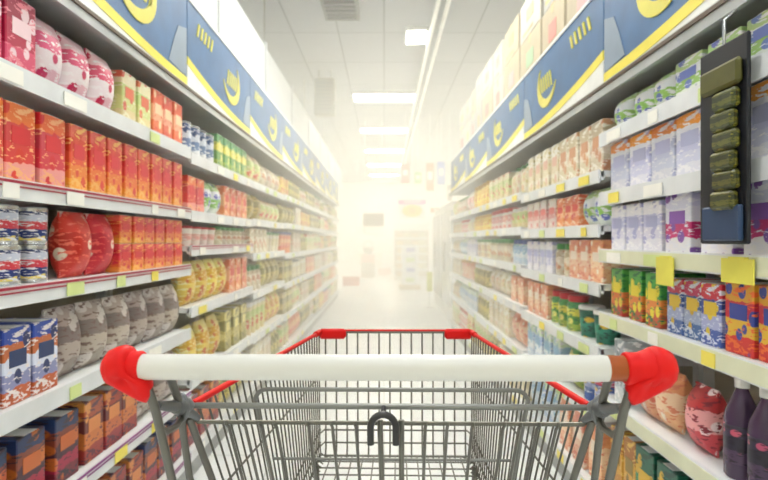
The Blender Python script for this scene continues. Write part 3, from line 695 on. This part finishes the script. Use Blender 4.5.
b = MB(); b.box((0, -.012, .45), (.10, .008, .34)); b.build('card', mat('poster_lime', '#d8dc60', .5), root, autosmooth=False)
tag(root, 'small stand with a yellow card in front of the coolers', 'sign stand')

# ------------------------------------------------------------------ shopping trolley
wire = mat('trolley_wire', '#66655e', .36, .5); wlite = mat('trolley_bar', '#7c7d79', .32, .5); redp = mat('red_plastic', '#d40302', .55, vary=.03)
redp.node_tree.nodes['Principled BSDF'].inputs['Specular IOR Level'].default_value = .3
cart = empty('shopping_trolley', (.0060, .57, 0), -math.atan(.0315))
cart.rotation_euler.y = -.004
tag(cart, 'empty wire shopping trolley with white handle and red end caps facing down the aisle', 'shopping trolley')
HZ = 1.047
X_ = Matrix.Rotation(PI/2, 3, 'Y')
b = MB(); b.lathe([(.0133, -.266), (.0135, -.262), (.0135, .226), (.0135, .2275)], 28, c=(0, 0, HZ), M=X_)
b.build('handle_bar', mat('handle_white', '#d3d3ce', .33, coat=.15, vary=.015), cart)
b = MB(); b.lathe([(.0131, .2275), (.0131, .262)], 28, c=(0, 0, HZ), M=X_); o = b.build('handle_sleeve', mat('handle_brown', '#9c4a10', .4), cart); o['label'] = 'orange-brown end section of the handle'
cap_px = [(116, 347), (122, 345.5), (127, 347), (130, 351), (131.5, 358), (136, 371), (149, 381), (151.5, 388), (150, 397), (146, 404), (139, 402), (131, 397.5), (120, 391), (110, 385), (104.5, 376), (102.8, 366), (104.5, 357), (109, 350.5)]
for sgn in (-1, 1):
    b = MB()
    pts = [((px-390.5)*.001034, CAMZ-(py-240)*.001042) for px, py in cap_px]
    cx_ = sum(p[0] for p in pts)/len(pts); cz_ = sum(p[1] for p in pts)/len(pts)
    n = len(pts); vs = []; LN = 11; T = .022
    for j in range(LN):
        a = -PI/2+PI*j/(LN-1); sc = max(.02, math.cos(a))**.62
        for (px, pz) in pts:
            low = max(0, (cz_-pz)/.03); th = T*(1-.45*min(1, low))
            vs.append(Vector((-sgn*(cx_+(px-cx_)*sc), math.sin(a)*th, cz_+(pz-cz_)*sc)))
    fs = [(j*n+i, j*n+(i+1) % n, (j+1)*n+(i+1) % n, (j+1)*n+i) for j in range(LN-1) for i in range(n)]
    fs += [tuple(range(n)), tuple(range((LN-1)*n, LN*n))]
    b.add(vs, fs)
    xi = .2455 if sgn > 0 else .2575
    prof = [(.0138, xi-.0005), (.0158, xi), (.0168, xi+.002), (.0162, xi+.010), (.0165, xi+.014), (.0185, xi+.019), (.0205, xi+.025), (.018, xi+.034), (.010, xi+.040), (.002, xi+.042)]
    M = X_ if sgn > 0 else Matrix.Rotation(-PI/2, 3, 'Y')
    b.lathe(prof, 28, c=(0, 0, HZ), M=M)
    o = b.build('end_cap', redp, cart, autosmooth=False)
def arc(c, r, a0, a1, n, ax):   # points on an arc in the plane of ax
    return [tuple(Vector(c)+Vector(ax[0])*r*math.cos(a0+(a1-a0)*i/n)+Vector(ax[1])*r*math.sin(a0+(a1-a0)*i/n) for i in [k])[0] for k in range(n+1)]
RZ, RY = .972, .12
for e in (-1, 1):
    b = MB(); b.tube([(e*.2515, .0, 1.024), (e*.2495, .012, 1.000), (e*.248, .05, .908), (e*.245, .30, .42), (e*.245, .34, .30)], .0048, 10); b.build('upright', wire, cart)
    b = MB(); b.tube([(e*.236, .01, 1.040), (e*.239, .03, 1.024), (e*.2520, .085, .982), (e*.2625, .12, .935), (e*.2685, .155, .864), (e*.255, .30, .56), (e*.245, .32, .42)], .0047, 10); b.build('rear_post', wire, cart)
    b = MB()   # cast joint between post, rim and rear bars
    b.tube([(e*.2495, .018, 1.001), (e*.2505, .05, .990), (e*.2512, .072, .984)], [.0048, .0062, .0075], 12)
    b.tube([(e*.2512, .070, .984), (e*.2515, .082, .981), (e*.2505, .096, .977), (e*.249, .108, .974)], [.0085, .0115, .0105, .0065], 12)
    b.tube([(e*(.2505-.0075*math.cos(t)), .088-.006*math.cos(t), .9775+.0145*math.sin(t)) for t in [i*2*PI/16 for i in range(16)]], .0036, 8, closed=True)
    b.tube([(e*.2505, .098, .970), (e*.247, .112, .961), (e*.242, .119, .954)], [.0065, .0055, .004], 10)
    b.build('cast_joint', mat('cast_zinc', '#6c6f72', .45, .4, bump=.1), cart)
    b = MB(); b.tube([(e*.2488, .020, .977), (e*.2475, .035, .966), (e*.2485, .065, .962), (e*.2505, .092, .967)], .0040, 8); b.build('link_rod', wire, cart)
    b = MB(); b.tube([(e*.251, .11, .958), (e*.2505, .19, .8466), (e*.24, .34, .58)], .0048, 10); b.build('gate_post', wire, cart)
# rear gate
b = MB(); b.tube([(-.25, RY, .970), (.25, RY, .970)], .0038, 10); b.build('rear_top_bar', wlite, cart)
b = MB(); b.tube([(-.25, RY, .955), (-.243, RY, .949), (.243, RY, .949), (.25, RY, .955)], .0029, 8)
for px in (226, 243, 260, 275, 308, 332, 356, 426, 448, 473, 504, 520, 538, 557):
    x = (px-389.3)*.69/547
    b.tube([(x, RY-.004, .9525), (x, RY-.004, .948), (x*.995, RY+.004, .942), (x*.97, RY+.21, .60)], .0022, 6)
for zf in (.97,): b.tube([(-.245*(1-.03*zf), RY+.21*zf, .951-.35*zf), (.245*(1-.03*zf), RY+.21*zf, .951-.35*zf)], .0022, 6)
b.build('rear_gate', wire, cart)
b = MB()
for px in (380, 401): x = (px-388.3)*.69/547; b.tube([(x, RY-.009, .956), (x, RY-.010, .945), (x*.99, RY+.10, .75), (x*.99, RY+.21, .60)], [.0036, .0036, .0034, .0034], 8)
b.build('gate_spine', wire, cart)
b = MB(); hx = (383-388.2)*.66/547; r = .0155
b.tube([(hx-r, .098, .930)]+[(hx-r*math.cos(t), .098, .9505+r*1.05*math.sin(t)) for t in [i*PI/12 for i in range(13)]]+[(hx+r, .098, .930)], .0043, 12)
b.tube([(hx, .098, .966), (hx, .112, .968), (hx, .12, .970)], .0035, 8)
o = b.build('hook', mat('hook_black', '#3b3b3d', .3, .5), cart); o['label'] = 'dark curved hook over the gate'
# folded child seat frame
b = MB(); sy, sz, hw = .23, .961, .20
path = [(-.176, sy+.25, .60), (-.187, sy+.05, .807), (-hw, sy+.003, .945)]+[(-hw+.018-.018*math.cos(t), sy, sz-.018+.018*math.sin(t)) for t in (.3, .8, 1.2, 1.57)]
b.tube(path+[(-p[0], p[1], p[2]) for p in reversed(path)], .0034, 8)
for k in range(1, 3): b.tube([(-.19+.003*k, sy+.06*k, .945-.13*k+.02), (.19-.003*k, sy+.06*k, .945-.13*k+.02)], .0022, 6)
b.build('child_seat_frame', wlite, cart)
# basket
FY, FZ, FW, BW = .85, .941, .1955, .25
def rimp(t, e): return Vector((e*(BW+(FW-BW)*t), RY+(FY-RY)*t, RZ+(FZ-RZ)*t))
def botp(t, e): return Vector((e*(.222+(.188-.222)*t), .34+(.80-.34)*t, .575+(.64-.575)*t))
def wallp(t, s_, e): return rimp(t, e).lerp(botp(t, e), s_)
for e in (-1, 1):
    b = MB(); b.tube([rimp(t/8, e)+Vector((0, 0, 0)) for t in range(9)], .0046, 10); o = b.build('side_rim', redp, cart)
    b = MB()
    for k in range(28):
        t = (k+.5)/28; b.tube([wallp(t, 0, e), wallp(t, .9, e), wallp(t, .97, e)-Vector((e*.002, 0, 0)), wallp(t, 1, e)-Vector((e*.015, 0, 0))], .0017, 6)
    for s_ in (.36, .80, .90, .985): b.tube([wallp(t/6, s_, e) for t in range(7)], .0019, 6)
    b.build('side_panel', wire, cart)
b = MB(); b.tube([rimp(1, -1), rimp(1, 1)], .0034, 8); b.build('front_rim', wire, cart)
b = MB(); b.tube([rimp(1, -1)+Vector((.06, 0, .0045)), rimp(1, 1)+Vector((-.06, 0, .0045))], .0028, 8); b.build('front_trim', redp, cart)
for e in (-1, 1):
    b = MB(); b.box((e*(FW-.033), FY-.004, FZ-.004), (.070, .018, .026), bev=.006); b.tube([rimp(.93, e), rimp(1, e), rimp(1, e)+Vector((-e*.02, 0, 0))], .0075, 10); b.build('rim_bracket', redp, cart)
b = MB()
def frontp(x, s_):   # x in -1..1
    return wallp(1, s_, -1).lerp(wallp(1, s_, 1), (x+1)/2)
for k in range(14):
    x = -1+(k+.5)*2/14; b.tube([frontp(x, 0), frontp(x, .94), frontp(x, 1)+Vector((0, -.012, -.002))], .0021, 6)
for s_ in (.36, .80, .90): b.tube([wallp(.94, s_, -1), wallp(1, s_, -1)+Vector((.010, 0, 0)), wallp(1, s_, 1)-Vector((.010, 0, 0)), wallp(.94, s_, 1)], .0021, 6)
b.tube([botp(.93, -1), botp(1, -1)+Vector((.02, -.004, 0)), botp(1, 1)+Vector((-.02, -.004, 0)), botp(.93, 1)], .0024, 6)
b.build('front_panel', wire, cart)
b = MB()
for k in range(17):
    t = k/16; b.tube([botp(t, -1), botp(t, 1)], .0018, 6)
for k in range(15):
    x = -1+(k+.0)*2/14; b.tube([botp(0, -1).lerp(botp(0, 1), (x+1)/2), botp(1, -1).lerp(botp(1, 1), (x+1)/2)], .0018, 6)
b.build('floor_grid', wire, cart)
# chassis and castors
b = MB()
for e in (-1, 1):
    b.tube([(e*.25, .03, .17), (e*.245, .30, .19), (e*.18, .82, .19)], .011, 10); b.tube([(e*.245, .34, .19), (e*.245, .34, .44)], .009, 10); b.tube([(e*.18, .74, .19), (e*.19, .74, .64)], .007, 8)
    b.tube([(e*.245, .34, .575), (e*.245, .34, .42)], .007, 8)
b.tube([(-.25, .05, .17), (.25, .05, .17)], .009, 8); b.tube([(-.18, .80, .19), (.18, .80, .19)], .009, 8); b.tube([(-.245, .34, .19), (.245, .34, .19)], .009, 8)
b.tube([(-.245, .34, .575), (.245, .34, .575)], .004, 8)
b.build('chassis', wire, cart)
rub = mat('castor_rubber', '#3c3e40', .6)
for (x, y_) in ((-.25, .05), (.25, .05), (-.18, .80), (.18, .80)):
    b = MB(); b.tube([(x, y_, .172), (x, y_, .135)], .012, 10); b.box((x-.017, y_-.012, .095), (.003, .03, .09)); b.box((x+.017, y_-.012, .095), (.003, .03, .09)); b.box((x, y_-.006, .138), (.037, .04, .004)); ca = b.build('castor', wire, cart)
    b = MB(); b.lathe([(.030, -.014), (.058, -.013), (.0625, -.008), (.0625, .008), (.058, .013), (.030, .014)], 24, c=(x, y_-.015, .0625), M=X_); b.build('wheel', rub, ca)
